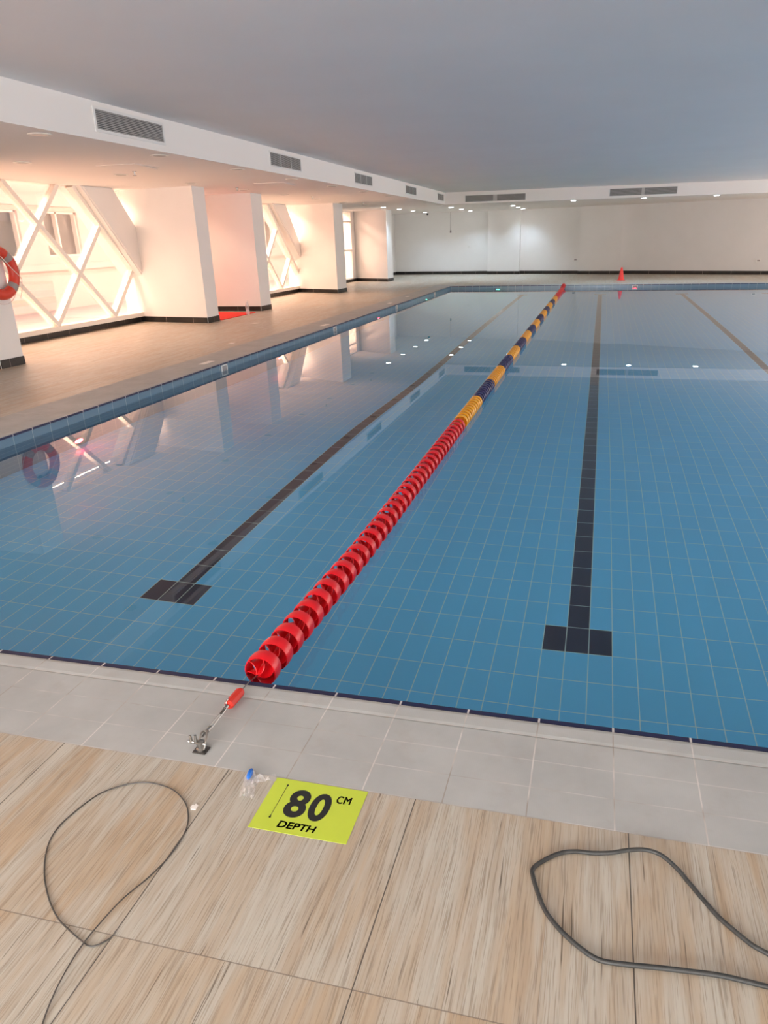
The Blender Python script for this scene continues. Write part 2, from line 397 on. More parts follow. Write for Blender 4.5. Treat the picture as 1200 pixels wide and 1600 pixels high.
# ------------------------------------------------------------------ room shell
bm = bmesh.new(); box(bm, XB, XRW+0.2, YBACK-0.2, YB, CEIL, CEIL+0.25); struct('ceiling', bm, M['ceiling'])
bm = bmesh.new()
box(bm, -10.25, XB, YBACK-0.2, 36.4, SOFF, CEIL+0.25)
box(bm, XB, XRW+0.2, YB, 36.4, SOFF, CEIL+0.25)
struct('ceiling_soffit', bm, M['soffit'])
bm = bmesh.new()
box(bm, XRW, XRW+0.2, YBACK-0.2, 4.3, 0, CEIL+0.1); box(bm, XRW, XRW+0.2, 33.7, 36.4, 0, CEIL+0.1)
box(bm, XRW, XRW+0.2, 4.3, 33.7, 0, 0.35); box(bm, XRW, XRW+0.2, 4.3, 33.7, 2.62, CEIL+0.1)
struct('wall_right', bm, M['wall'])
def fill_window(idx, axis, c, a0, a1, z0_, z1_, n):      # wide plain glazing added in the unseen walls to let the fill lamps in
    w = bpy.data.objects.new('window_%d' % idx, None); COL.objects.link(w); w['kind'] = 'structure'
    def bx(bm, s0, s1, za, zb, d0, d1):
        if axis == 'x': box(bm, c+d0, c+d1, s0, s1, za, zb)
        else: box(bm, s0, s1, c+d0, c+d1, za, zb)
    bm = bmesh.new(); bx(bm, a0, a1, z0_, z0_+0.05, -0.03, 0.03); bx(bm, a0, a1, z1_-0.05, z1_, -0.03, 0.03)
    for i in range(n+1):
        p = a0+(a1-a0-0.05)*i/n; bx(bm, p, p+0.05, z0_+0.05, z1_-0.05, -0.03, 0.03)
    link('window_frame', bm, M['frame'], w)
    bm = bmesh.new(); bx(bm, a0, a1, z0_, z1_, -0.004, 0.004); link('pane', bm, M['glass'], w)
fill_window(7, 'x', XRW+0.1, 4.3, 33.7, 0.35, 2.62, 12)
fill_window(8, 'y', YBACK-0.1, -6.2, 3.2, 0.4, 2.6, 4)
bm = bmesh.new()
box(bm, -10.2, XRW+0.2, YBACK-0.2, YBACK, 0, 0.4); box(bm, -10.2, XRW+0.2, YBACK-0.2, YBACK, 2.6, CEIL+0.1)
box(bm, -10.2, -6.2, YBACK-0.2, YBACK, 0.4, 2.6); box(bm, 3.2, XRW+0.2, YBACK-0.2, YBACK, 0.4, 2.6)
struct('wall_back', bm, M['wall'])

# far wall with two shallow projecting bays
FW = [(-10.2, 35.75), (-5.02, 35.05), (-5.02, 34.80), (-3.55, 34.45), (-3.55, 34.72), (-0.96, 34.0), (-0.96, 33.76), (0.72, 33.28), (0.72, 33.5), (6.3, 31.3), (XRW, 29.9)]
bm = bmesh.new(); prism(bm, FW + [(XRW, 36.3), (-10.2, 36.3)], 'z', 0, SOFF+0.02); struct('wall_far', bm, M['wall'])
def skirt(pts, h=0.10, d=0.012, name='baseboard_left', z0=0.0):
    bm = bmesh.new()
    for (ax, ay), (bx, by) in zip(pts, pts[1:]):
        v = Vector((bx-ax, by-ay, 0)); 
        if v.length < 0.01: continue
        n = Vector((v.y, -v.x, 0)).normalized()*d; w = v.normalized()*d*0.98
        prism(bm, [(ax-w.x*0, ay-w.y*0), (bx+w.x, by+w.y), (bx+w.x+n.x, by+w.y+n.y), (ax+n.x, ay+n.y)], 'z', z0, z0+h)
    return struct(name, bm, M['black_tile'])
skirt(FW, 0.13, 0.03, 'baseboard_far')

# side wall piers (outer corner near, outer far, inner far, inner near)
PIERS = [(8.60, 9.07, 9.07, 8.60, -8.09), (14.47, 14.98, 14.98, 14.84, -8.05), (17.20, 17.80, 17.80, 17.24, -8.07), (23.25, 24.15, 24.2, 24.15, -8.18), (29.65, 30.50, 36.0, 30.6, -8.28)]
# piers that only exist outside the frame, on the photographer's side
EXTRA = [(5.67, 6.15, 6.15, 5.67, -8.09), (-0.2, 0.3, 0.3, -0.2, -8.09)]
for i, (a, b, c, d, xo) in enumerate(PIERS + EXTRA):
    bm = bmesh.new()
    if i == 4:
        pts = [(xo, a), (xo, b), (-9.55, b+0.1), (-9.55, 35.66), (-10.2, 35.7), (-10.2, d), ]
        sk = [(-9.55, 35.6), (-9.55, b+0.1), (xo, b), (xo, a), (-10.2, d)]
    else:
        pts = [(xo, a), (xo, b), (-10.2, c), (-10.2, d)]
        sk = [(-10.2, c), (xo, b), (xo, a), (-10.2, d)]
    prism(bm, pts, 'z', 0, SOFF+0.02); struct('wall_left', bm, M['wall'])
    skirt(sk, 0.115, -0.014, 'baseboard_left')
# solid side wall between piers, and the sills below the glazing
bm = bmesh.new()
box(bm, -10.2, XW, 14.9, 15.3, 0, SOFF+0.02); box(bm, -10.2, XW, 16.9, 17.22, 0, SOFF+0.02); box(bm, -10.2, XW, 15.3, 16.9, 0, 0.9)
box(bm, -10.2, XW, 24.2, 28.9, 0, SOFF+0.02); box(bm, -10.2, XW, 30.0, 30.7, 0, SOFF+0.02)
box(bm, -10.2, XW, 28.9, 30.0, 0, 0.11)
box(bm, -10.2, XW, 6.1, 8.65, 0, SOFF+0.02)
box(bm, -10.2, XW, YBACK, -4.0, 0, SOFF+0.02)
struct('wall_left', bm, M['wall'])
skirt([(XW, 17.22), (XW, 14.95)], 0.115, -0.014)
skirt([(XW, 30.5), (XW, 24.2)], 0.115, -0.014)

# ------------------------------------------------------------------ lattice windows
def clipseg(p, q, poly):            # clip segment to convex polygon (ccw) in y,z
    t0, t1 = 0.0, 1.0; d = (q[0]-p[0], q[1]-p[1]); n = len(poly)
    for i in range(n):
        a, b = poly[i], poly[(i+1) % n]; nx, nz = -(b[1]-a[1]), (b[0]-a[0])
        den = nx*d[0]+nz*d[1]; num = nx*(p[0]-a[0])+nz*(p[1]-a[1])
        if abs(den) < 1e-9:
            if num < 0: return None
            continue
        t_ = -num/den
        if den > 0: t0 = max(t0, t_)
        else: t1 = min(t1, t_)
    if t1-t0 < 1e-3: return None
    return (p[0]+d[0]*t0, p[1]+d[1]*t0), (p[0]+d[0]*t1, p[1]+d[1]*t1)
def lattice_window(idx, yoff, ya, yb, ybot=0.20):
    w = bpy.data.objects.new('window_%d' % idx, None); COL.objects.link(w); w.location = (XW, (ya+yb)/2+yoff, 0); w['kind'] = 'structure'
    L = Vector(w.location)
    def add(name, bm, mat):
        bmesh.ops.translate(bm, verts=bm.verts[:], vec=-L); return link(name, bm, mat, w)
    A, Bz, yc, zc = 0.885, 0.87, 12.94, 1.09
    s = Bz/A
    # opening: left part bounded on the right by the slanted column (line 2)
    l2 = lambda z: 13.825 + (1.96-z)/s          # y of the slanted edge
    poly = [(ya, ybot), (yb, ybot), (yb, 1.96-s*(yb-13.825)), (l2(SOFF), SOFF), (ya, SOFF)]
    poly = [(y+yoff, z) for y, z in poly]
    hw, d = 0.043, 0.065
    def bar(y0, z0, y1, z1, hw=hw, xa=XW-0.07, xb=XW+0.05):
        if z1 < z0: xa, xb = xa-0.004, xb+0.004
        v = Vector((y1-y0, z1-z0)).normalized(); nrm = Vector((-v.y, v.x))*hw
        bm = bmesh.new(); prism(bm, [(y0-nrm.x, z0-nrm.y), (y1-nrm.x, z1-nrm.y), (y1+nrm.x, z1+nrm.y), (y0+nrm.x, z0+nrm.y)], 'x', xa, xb)
        return add('lattice_bar', bm, M['frame'])
    for k_ in range(-8, 12, 2):
        for sg in (-1, 1):
            y_, z_ = yc+yoff+k_*A, zc
            sgm = clipseg((y_-5, z_-sg*5*s), (y_+5, z_+sg*5*s), poly)
            if sgm: bar(*sgm[0], *sgm[1])
    # edge bar against the slanted column
    bar(l2(SOFF)+yoff, SOFF, yb+yoff, 1.96-s*(yb-13.825), 0.055, XW-0.07, XW+0.08)
    bm = bmesh.new(); box(bm, XW-0.08, XW+0.10, ya+yoff, yb+yoff, 0.115, ybot); add('sill', bm, M['frame'])
    bm = bmesh.new(); box(bm, XW-0.2, XW-0.002, ya+yoff, yb+yoff, 0.0, 0.115); add('plinth', bm, M['wall'])
    bm = bmesh.new(); box(bm, XW-0.07, XW+0.04, yb+yoff-0.05, yb+yoff, ybot, 1.0); add('jamb', bm, M['frame'])
    bm = bmesh.new(); prism(bm, [(ya+yoff, ybot), (yb+yoff, ybot), (yb+yoff, SOFF), (ya+yoff, SOFF)], 'x', XW-0.03, XW-0.022); add('pane', bm, M['glass'])
    # slanted concrete column crossing the opening
    c = [(l2(SOFF)+0.04, SOFF+0.01), (14.17, SOFF+0.01), (yb, SOFF-1.18*(yb-14.17)), (yb, 0.86)]
    bm = bmesh.new(); prism(bm, [(y+yoff, z) for y, z in c], 'x', XW-0.30, XW+0.23)
    bmesh.ops.bevel(bm, geom=[e_ for e_ in bm.edges if all(v.co.x > XW+0.2 for v in e_.verts)], offset=0.03, segments=3, affect='EDGES')
    col = add('slanted_column', bm, M['wall'])
    return w
lattice_window(1, 0.0, 9.07, 14.85)
lattice_window(2, 8.80, 9.0, 15.38-0.02)
for y0_ in (0,):
    skirt([(XW, 14.85), (XW, 9.07)], 0.115, -0.014); skirt([(XW, 24.16), (XW, 17.8)], 0.115, -0.014)
def plain_window(idx, y0_, y1_, z0_, z1_, mull=(), vert=()):
    w = bpy.data.objects.new('window_%d' % idx, None); COL.objects.link(w); w.location = (XW, (y0_+y1_)/2, 0); w['kind'] = 'structure'; L = Vector(w.location)
    bm = bmesh.new(); f = 0.05
    box(bm, XW-0.08, XW+0.02, y0_, y0_+f, z0_, z1_); box(bm, XW-0.08, XW+0.02, y1_-f, y1_, z0_, z1_)
    box(bm, XW-0.08, XW+0.02, y0_+f, y1_-f, z0_, z0_+f); box(bm, XW-0.08, XW+0.02, y0_+f, y1_-f, z1_-f, z1_)
    for z in mull: box(bm, XW-0.08, XW+0.02, y0_+f, y1_-f, z-0.03, z+0.03)
    for y in vert: box(bm, XW-0.07, XW+0.01, y-0.03, y+0.03, z0_+f, z1_-f)
    bmesh.ops.translate(bm, verts=bm.verts[:], vec=-L); link('window_frame', bm, M['frame'], w)
    bm = bmesh.new(); box(bm, XW-0.035, XW-0.027, y0_+f, y1_-f, z0_+f, z1_-f); bmesh.ops.translate(bm, verts=bm.verts[:], vec=-L); link('pane', bm, M['glass'], w)
plain_window(3, 28.9, 30.0, 0.11, SOFF, (1.2, 2.25))
plain_window(6, 15.3, 16.9, 0.9, SOFF)
plain_window(4, 0.3, 5.67, 0.115, SOFF, (), (2.0, 3.8))
plain_window(5, -4.0, -0.2, 0.115, SOFF, (), (-2.1,))

# ------------------------------------------------------------------ outside: paved court and the neighbouring building
bm = bmesh.new(); box(bm, -40, -10.2, -20, 60, -0.3, -0.02); box(bm, XRW+0.2, 40, -20, 60, -0.3, -0.02); box(bm, -10.2, XRW+0.2, -20, YBACK-0.2, -0.3, -0.02); struct('ground_outside', bm, M['ground'])
XE = -14.5
nb = thing('neighbour_building', (XE, 18, 0), 'cream rendered building across the court, seen through the diamond lattice windows', 'building')
def nbp(name, bm, mat, par=None):
    bmesh.ops.translate(bm, verts=bm.verts[:], vec=-Vector((XE, 18, 0))); return link(name, bm, mat, par or nb)
bm = bmesh.new()
wins = [(15.2, 17.1), (18.03, 19.42)] + [(k, k+1.4) for k in (9.0, 12.0, 22.0, 25.2, 28.4, 31.6, 34.8)]
wins.sort()
edges = [-8.0] + [v for w_ in wins for v in w_] + [44.0]
for k_ in range(0, len(edges)-1, 2): box(bm, XE-0.4, XE, edges[k_], edges[k_+1], 1.34, 2.48)
box(bm, XE-0.4, XE, -8, 44, -0.05, 1.34); box(bm, XE-0.4, XE, -8, 44, 2.48, 5.0)
nbp('facade_wall', bm, M['facade'])
bm = bmesh.new(); box(bm, XE, XE+0.12, -8, 44, 1.0, 1.16); nbp('ledge', bm, M['facade'])
bm = bmesh.new(); box(bm, XE, XE+0.16, -8, 44, 2.60, 2.85); nbp('cornice', bm, M['facade'])
for (a, b) in wins:
    bm = bmesh.new(); box(bm, XE-0.22, XE-0.18, a, b, 1.34, 2.48); wn = nbp('window', bm, M['dark_glass'])
    bm = bmesh.new(); mid = a+(b-a)*0.42
    box(bm, XE-0.18, XE-0.06, mid-0.03, mid+0.03, 1.34, 2.48)
    for q in ((a, a+0.05), (b-0.05, b)): box(bm, XE-0.18, XE-0.06, q[0], q[1], 1.34, 2.48)
    box(bm, XE-0.18, XE-0.06, a, b, 1.34, 1.39); box(bm, XE-0.18, XE-0.06, a, b, 2.43, 2.48)
    nbp('window_frame', bm, M['frame'])

# ------------------------------------------------------------------ air grilles
def grille(name, label, group, P0, ux, length, z0, z1, banks, nrm, gap=0.0, fr=0.02, nsl=13):
    """P0 start corner, ux unit direction along the face, nrm outward normal"""
    t_ = thing(name, P0, label, 'air grille', group)
    ux = Vector(ux); nrm = Vector(nrm)
    def bx(bm, s0, s1, z0_, z1_, d0, d1):
        pts = [(s, d, z) for z in (z0_, z1_) for d in (d0, d1) for s in (s0, s1)]
        V = [bm.verts.new(ux*s + nrm*d + Vector((0, 0, z-P0[2]))) for s, d, z in pts]
        for f in ((0, 1, 3, 2), (4, 6, 7, 5), (0, 4, 5, 1), (2, 3, 7, 6), (0, 2, 6, 4), (1, 5, 7, 3)): bm.faces.new([V[i] for i in f])
    bm = bmesh.new(); bx(bm, -fr, length+fr, z0-fr, z0, 0, 0.012); bx(bm, -fr, length+fr, z1, z1+fr, 0, 0.012)
    bx(bm, -fr, 0, z0, z1, 0, 0.012); bx(bm, length, length+fr, z0, z1, 0, 0.012); link('frame', bm, M['wall'] , t_)
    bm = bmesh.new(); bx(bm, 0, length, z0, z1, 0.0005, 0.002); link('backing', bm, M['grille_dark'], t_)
    w = (length-gap*(banks-1))/banks
    for b_ in range(banks):
        s0 = b_*(w+gap); bm = bmesh.new(); h = (z1-z0)/nsl
        for i in range(nsl): bx(bm, s0+0.006, s0+w-0.006, z0+h*(i+0.30), z0+h*(i+0.68), 0.002, 0.010)
        bx(bm, s0, s0+0.008, z0, z1, 0.002, 0.011); bx(bm, s0+w-0.008, s0+w, z0, z1, 0.002, 0.011)
        if gap and b_ < banks-1: bx(bm, s0+w, s0+w+gap, z0, z1, 0.002, 0.012)
        link('louvre_bank', bm, M['grille'], t_)
    return t_
lab = ['louvred air grille on the left bulkhead, the largest and nearest one', 'second louvred air grille from the camera on the left bulkhead', 'middle louvred air grille on the left bulkhead', 'fourth louvred air grille from the camera on the left bulkhead', 'farthest louvred air grille on the left bulkhead, beside the room corner']
for i, (a, b) in enumerate([(7.90, 9.24), (12.49, 13.83), (17.03, 18.36), (21.62, 22.88), (25.95, 26.95)]):
    grille('air_grille', lab[i], 'air grilles along the left bulkhead', (XB, a, 2.75), (0, 1, 0), b-a, 2.75, 2.94, 1 if i == 0 else 3, (1, 0, 0), fr=0.03 if i == 0 else 0.02, nsl=11 if i == 0 else 13)
grille('air_grille', 'twin bank air grille on the far bulkhead, left one near the room corner', 'air grilles on the far bulkhead', (-4.72, YB, 2.70), (1, 0, 0), 2.06, 2.70, 2.895, 2, (0, -1, 0), 0.12, 0.012, 9)
grille('air_grille', 'twin bank air grille on the far bulkhead, right one above the red cone', 'air grilles on the far bulkhead', (0.09, YB, 2.715), (1, 0, 0), 2.1, 2.715, 2.92, 2, (0, -1, 0), 0.08, 0.012, 9)

# ------------------------------------------------------------------ downlights
def make_downlight(on):
    t_ = thing('ceiling_downlight', (0, 0, 0))
    bm = bmesh.new(); lathe(bm, [(0.105, 0.0), (0.118, -0.004), (0.118, -0.009), (0.108, -0.014), (0.088, -0.012), (0.082, -0.002)], 32); link('trim_ring', bm, M['frame'], t_, True)
    bm = bmesh.new(); lathe(bm, [(0.083, -0.003), (0.080, -0.0135 if on else -0.0125), (0.05, -0.0145 if on else -0.013)], 32); link('lens', bm, M['lamp_on'] if on else M['lamp_off'], t_)
    return t_
def copy_thing(r, loc):
    c = r.copy(); COL.objects.link(c); c.location = loc
    for ch in r.children:
        d = ch.copy(); COL.objects.link(d); d.parent = c
    return c
ORD = ['first', 'second', 'third', 'fourth', 'fifth', 'sixth', 'seventh', 'eighth', 'ninth', 'tenth', 'eleventh', 'twelfth']
off0 = make_downlight(False); on0 = make_downlight(True); uo = un_ = False
lst = []
k1 = 0
for k_ in range(13):
    y = 7.26 + 2.228*k_; on = k_ >= 10
    lst.append((-5.68, y, on, 'pool'))
for k_ in range(12):
    y = 9.38 + 2.236*k_; on = k_ >= 8
    lst.append((-7.70, y, on, 'wall'))
for y in (30.0, 31.9, 33.8): lst.append((-3.40, y, True, 'mid'))
for x in (-1.083, 1.2, 3.46): lst.append((x, 27.56, True, 'far'))
cnt = {}
for x, y, on, row in lst:
    key = (row, on); cnt[key] = cnt.get(key, 0)+1; w_ = ORD[cnt[key]-1]
    if row == 'pool': s = ('lit' if on else 'unlit') + ' round downlight in the left soffit, %s from the camera in the %s part of the pool-side row' % (w_, 'lit' if on else 'unlit')
    elif row == 'wall': s = ('lit' if on else 'unlit') + ' round downlight in the left soffit, %s from the camera in the %s part of the window-side row' % (w_, 'lit' if on else 'unlit')
    elif row == 'mid': s = 'lit white downlight under the far soffit by the projecting wall bay, %s of three in line' % w_
    else: s = 'lit white downlight under the far bulkhead edge, %s from the left in the row' % w_
    s = s.replace(' from the camera in the ', ' in the ').replace(' round', '').replace('lit white downlight', 'lit downlight').replace(' of three in line', ' of three')
    src = on0 if on else off0
    first = (on and not uo) or (not on and not un_)
    if first:
        o = src; o.location = (x, y, SOFF)
        if on: uo = True
        else: un_ = True
    else: o = copy_thing(src, (x, y, SOFF))
    tag(o, s, 'ceiling light', 'lit ceiling downlights' if on else 'unlit ceiling downlights')
    if on:
        ld = light('downlight_lamp', 'SPOT', (0, 0, -0.03), (0, 0, -1), 26.0, (0.62, 0.81, 1.0), spot_size=2.1, spot_blend=0.8, shadow_soft_size=0.05)
        ld.parent = o

# sprinklers and access hatches
sp = [(-7.24, 11.29, 'nearest'), (-7.54, 15.45, 'second'), (-7.42, 19.52, 'third'), (-7.3, 23.6, 'fourth')]
for x, y, w_ in sp:
    t_ = thing('fire_sprinkler', (x, y, SOFF), '%s small pendent fire sprinkler under the left soffit' % w_, 'sprinkler', 'sprinklers under the left soffit')
    bm = bmesh.new(); lathe(bm, [(0.035, 0), (0.035, -0.006), (0.012, -0.010), (0.010, -0.045), (0.006, -0.06)], 16); link('nozzle', bm, M['metal'], t_, True)
    bm = bmesh.new(); lathe(bm, [(0.03, -0.060), (0.03, -0.063)], 16); link('deflector', bm, M['dark_metal'], t_)
for x, y, w_ in ((-6.86, 10.56, 'nearer'), (-6.45, 14.95, 'farther')):
    t_ = thing('ceiling_access_hatch', (x, y, SOFF), '%s square access hatch sitting slightly open in the left soffit' % w_, 'access hatch', 'access hatches in the left soffit')
    bm = bmesh.new(); h = 0.32
    for a in ((-h, h, -h, -h+0.02), (-h, h, h-0.02, h), (-h, -h+0.02, -h+0.02, h-0.02), (h-0.02, h, -h+0.02, h-0.02)): box(bm, *a, -0.006, 0.0)
    link('frame', bm, M['soffit'], t_)
    bm = bmesh.new(); g = h-0.024
    V = [bm.verts.new(p) for p in ((-g, -g, -0.004), (g, -g, -0.004), (g, g, -0.030), (-g, g, -0.012), (-g, -g, -0.001), (g, -g, -0.001), (g, g, -0.022), (-g, g, -0.004))]
    for f in ((0, 1, 2, 3), (4, 7, 6, 5), (0, 4, 5, 1), (1, 5, 6, 2), (2, 6, 7, 3), (3, 7, 4, 0)): bm.faces.new([V[i] for i in f])
    link('hatch_panel', bm, M['soffit'], t_)

# ------------------------------------------------------------------ small things on the far wall
def fwall_y(x):
    for (a, b), (c, d) in zip(FW, FW[1:]):
        if a <= x <= c and c-a > 1e-6: return b+(d-b)*(x-a)/(c-a)
    return 34
t_ = thing('dome_camera', (-7.75, 34.7, SOFF), 'small black dome security camera under the far soffit, left of the hanging cable', 'security camera')
bm = bmesh.new(); lathe(bm, [(0.05, 0), (0.05, -0.03)], 20); link('mount', bm, M['plate'], t_)
bm = bmesh.new(); lathe(bm, [(0.045, -0.03), (0.05, -0.05), (0.043, -0.08), (0.025, -0.098), (0.006, -0.102)], 20); link('dome', bm, M['dome'], t_, True)
y = fwall_y(-6.8)-0.02
t_ = thing('hanging_cable', (-6.8, y, SOFF), 'thin cable hanging down the far wall from the soffit with a grey plug end', 'cable')
bm = bmesh.new(); tube(bm, [(0, 0, 0), (0.004, 0, -0.3), (-0.003, 0, -0.75)], 0.012, 6); link('cord', bm, M['grey_vinyl'], t_)
bm = bmesh.new(); box(bm, -0.035, 0.03, -0.02, 0.015, -0.86, -0.75); link('plug', bm, M['grey_vinyl'], t_)
for x, z, s_ in ((-1.11, 0.58, 'small grey socket box low on the far wall, left of the red cone'), (5.72, 0.50, 'small grey socket box low on the far wall at the right edge')):
    y = fwall_y(x)
    t_ = thing('socket_box', (x, y, z), s_, 'socket', 'socket boxes on the far wall')
    bm = bmesh.new(); box(bm, -0.08, 0.08, -0.035, 0.0, -0.05, 0.05); link('cover', bm, M['plate'], t_)
    bm = bmesh.new(); box(bm, -0.05, 0.05, -0.040, -0.035, -0.03, 0.025); link('flap', bm, M['grey_vinyl'], t_)
for z, s_ in ((1.50, 'upper small pale switch plate on the far wall beside the projecting bay'), (1.17, 'lower small pale switch plate on the far wall beside the projecting bay')):
    x = -5.95; y = fwall_y(x)
    bm = bmesh.new(); box(bm, -0.045, 0.045, -0.02, 0.0, -0.045, 0.045); o = link('switch_plate', bm, M['plate']); o.location = (x, y, z); tag(o, s_, 'switch', 'switch plates on the far wall')

# ------------------------------------------------------------------ traffic cone
t_ = thing('traffic_cone', (0.71, 28.7, 0), 'small red traffic cone standing on the far deck behind the pool', 'cone')
bm = bmesh.new(); box(bm, -0.15, 0.15, -0.15, 0.15, 0, 0.025); bmesh.ops.bevel(bm, geom=bm.edges[:], offset=0.006, segments=2, affect='EDGES'); link('base', bm, M['cone'], t_)
bm = bmesh.new(); lathe(bm, [(0.115, 0.024), (0.105, 0.04), (0.028, 0.44), (0.022, 0.445)], 24); link('cone_body', bm, M['cone'], t_, True)

# ------------------------------------------------------------------ bottle and red mat
bm = bmesh.new(); prism(bm, [(-9.80, 15.0), (-8.03, 15.05), (-8.02, 16.75), (-9.80, 16.95)], 'z', 0.0, 0.012)
tag(link('red_mat', bm, M['red_mat']), 'flat red carpet mat on the wood tile floor between two white piers', 'mat')
t_ = thing('water_bottle', (-8.0, 16.30, 0.0), 'clear plastic water bottle standing at the edge of the red mat', 'bottle')
bm = bmesh.new(); lathe(bm, [(0.040, 0.0), (0.046, 0.008), (0.046, 0.10), (0.042, 0.12), (0.046, 0.14), (0.046, 0.20), (0.036, 0.245), (0.016, 0.285), (0.015, 0.30)], 24); link('bottle_body', bm, M['clear'], t_, True)
bm = bmesh.new(); lathe(bm, [(0.0465, 0.14), (0.0468, 0.142), (0.0468, 0.198), (0.0465, 0.20)], 24); link('paper_label', bm, M['grey_vinyl'], t_, True)
bm = bmesh.new(); lathe(bm, [(0.018, 0.295), (0.018, 0.318)], 16); link('cap', bm, M['plate'], t_)

# ------------------------------------------------------------------ lifebuoy on the nearest pier
RY, RZ, RX = 8.86, 1.26, -8.09
t_ = thing('lifebuoy', (RX, RY, RZ), 'red lifebuoy ring with grey bands hanging on the nearest white pier', 'lifebuoy')
bm = bmesh.new(); torus(bm, 0.285, 0.072, 'x', (0.078, 0, 0), 72, 18, lambda i: 1 if ((i+0.5-9) % 18) < 2.0 or ((i+0.5-9) % 18) > 16.0 else 0, 0.95)
link('ring', bm, [M['ring_red'], M['grey_vinyl']], t_, True)
bm = bmesh.new(); n = 96; pts = []
for i in range(n+1):
    a = 2*PI*i/n; sag = 0.5-0.5*math.cos(4*(a-PI/4)); rr = 0.362 + 0.03*sag
    pts.append((0.078+0.02*math.sin(4*a), rr*math.cos(a), rr*math.sin(a)-0.02*sag))
tube(bm, pts, 0.005, 6); link('grab_rope', bm, M['rope_white'], t_, True)
bm = bmesh.new(); box(bm, 0.0, 0.015, -0.03, 0.03, 0.18, 0.24); tube(bm, [(0.015, 0, 0.205), (0.155, 0, 0.205), (0.165, 0, 0.24)], 0.008, 8); link('wall_hook', bm, M['metal'], t_)
bm = bmesh.new(); tube(bm, smooth_path([(0.155, 0.02, 0.21), (0.16, 0.16, 0.06), (0.158, 0.27, -0.04), (0.12, 0.36, -0.10), (0.09, 0.37, -0.22), (0.06, 0.33, -0.36)]), 0.005, 6); link('throw_line', bm, M['rope_white'], t_, True)

# ------------------------------------------------------------------ pool wall fittings
def wall_fitting(loc, face, label):
    t_ = thing('pool_wall_inlet', loc, label, 'pool fitting', 'square pool wall fittings')
    def bx(bm, s0, s1, z0_, z1_, d0, d1):
        if face == 'x': box(bm, d0, d1, s0, s1, z0_, z1_)
        else: box(bm, s0, s1, -d1, -d0, z0_, z1_)
    bm = bmesh.new(); h = 0.085
    bx(bm, -h, h, 0.055, 0.070, 0, 0.012); bx(bm, -h, h, -0.070, -0.055, 0, 0.012); bx(bm, -h, -h+0.015, -0.055, 0.055, 0, 0.012); bx(bm, h-0.015, h, -0.055, 0.055, 0, 0.012)
    link('frame', bm, M['plate'], t_)
    bm = bmesh.new(); bx(bm, -h+0.015, h-0.015, -0.055, 0.055, 0.0, 0.004); link('cover_plate', bm, M['grey_vinyl'], t_)
for y, w_ in ((9.45, 'nearest'), (14.17, 'second'), (18.98, 'third'), (23.7, 'farthest')):
    wall_fitting((XL, y, -0.098), 'x', '%s square white-framed fitting in the left pool wall at the waterline' % w_)
wall_fitting((1.12, YF, -0.098), 'y', 'square white-framed fitting in the far pool wall below the red cone')
def led(loc, face, mat, label):
    t_ = thing('pool_light', loc, label, 'pool light', 'underwater pool lights')
    ax = 'x' if face == 'x' else 'y'; s = 1 if face == 'x' else -1
    bm = bmesh.new(); lathe(bm, [(0.10, 0.0), (0.10, s*0.02), (0.075, s*0.03)], 24, ax); link('housing', bm, M['metal'], t_, True)
    bm = bmesh.new(); lathe(bm, [(0.072, s*0.028), (0.05, s*0.034)], 24, ax); link('lens', bm, mat, t_)
led((XL, 6.18, -0.82), 'x', M['led_red'], 'red glowing underwater light in the left pool wall, nearest one')
led((XL, 11.32, -0.84), 'x', M['led_red'], 'red glowing underwater light in the left pool wall, middle one')
led((XL, 17.2, -0.70), 'x', M['led_red'], 'red glowing underwater light in the left pool wall, farthest red one')
led((XL, 22.39, -0.60), 'x', M['led_green'], 'green glowing underwater light in the left pool wall near the far corner')
led((-3.42, YF, -0.42), 'y', M['led_green'], 'green glowing underwater light in the far pool wall')
led((1.12, YF, -0.38), 'y', M['led_red'], 'red glowing underwater light in the far pool wall below the cone')
for i, (x, y, lx, ly) in enumerate([(-5.33, 9.40, 0.05, 0.30), (-5.30, 14.17, 0.05, 0.32), (-5.36, 19.28, 0.05, 0.32), (-5.45, 21.6, 0.05, 0.30), (-5.94, 11.37, 0.04, 0.14), (-6.95, 14.48, 0.06, 0.14)]):
    bm = bmesh.new(); box(bm, -lx, lx, -ly/2, ly/2, 0, 0.004); bmesh.ops.bevel(bm, geom=bm.edges[:], offset=0.001, segments=1, affect='EDGES')
    o = link('deck_plate', bm, M['plate']); o.location = (x, y, 0.001)
    where = ['on the left coping nearest the camera', 'on the left coping, second from the camera', 'on the left coping, third from the camera', 'on the left coping, farthest from the camera', 'on the wood tiles behind the coping, nearer one', 'on the wood tiles farther from the pool, by the bottle'][i]
    tag(o, 'small pale flat rectangular plate '+where, 'plate', 'pale plates on the left deck')

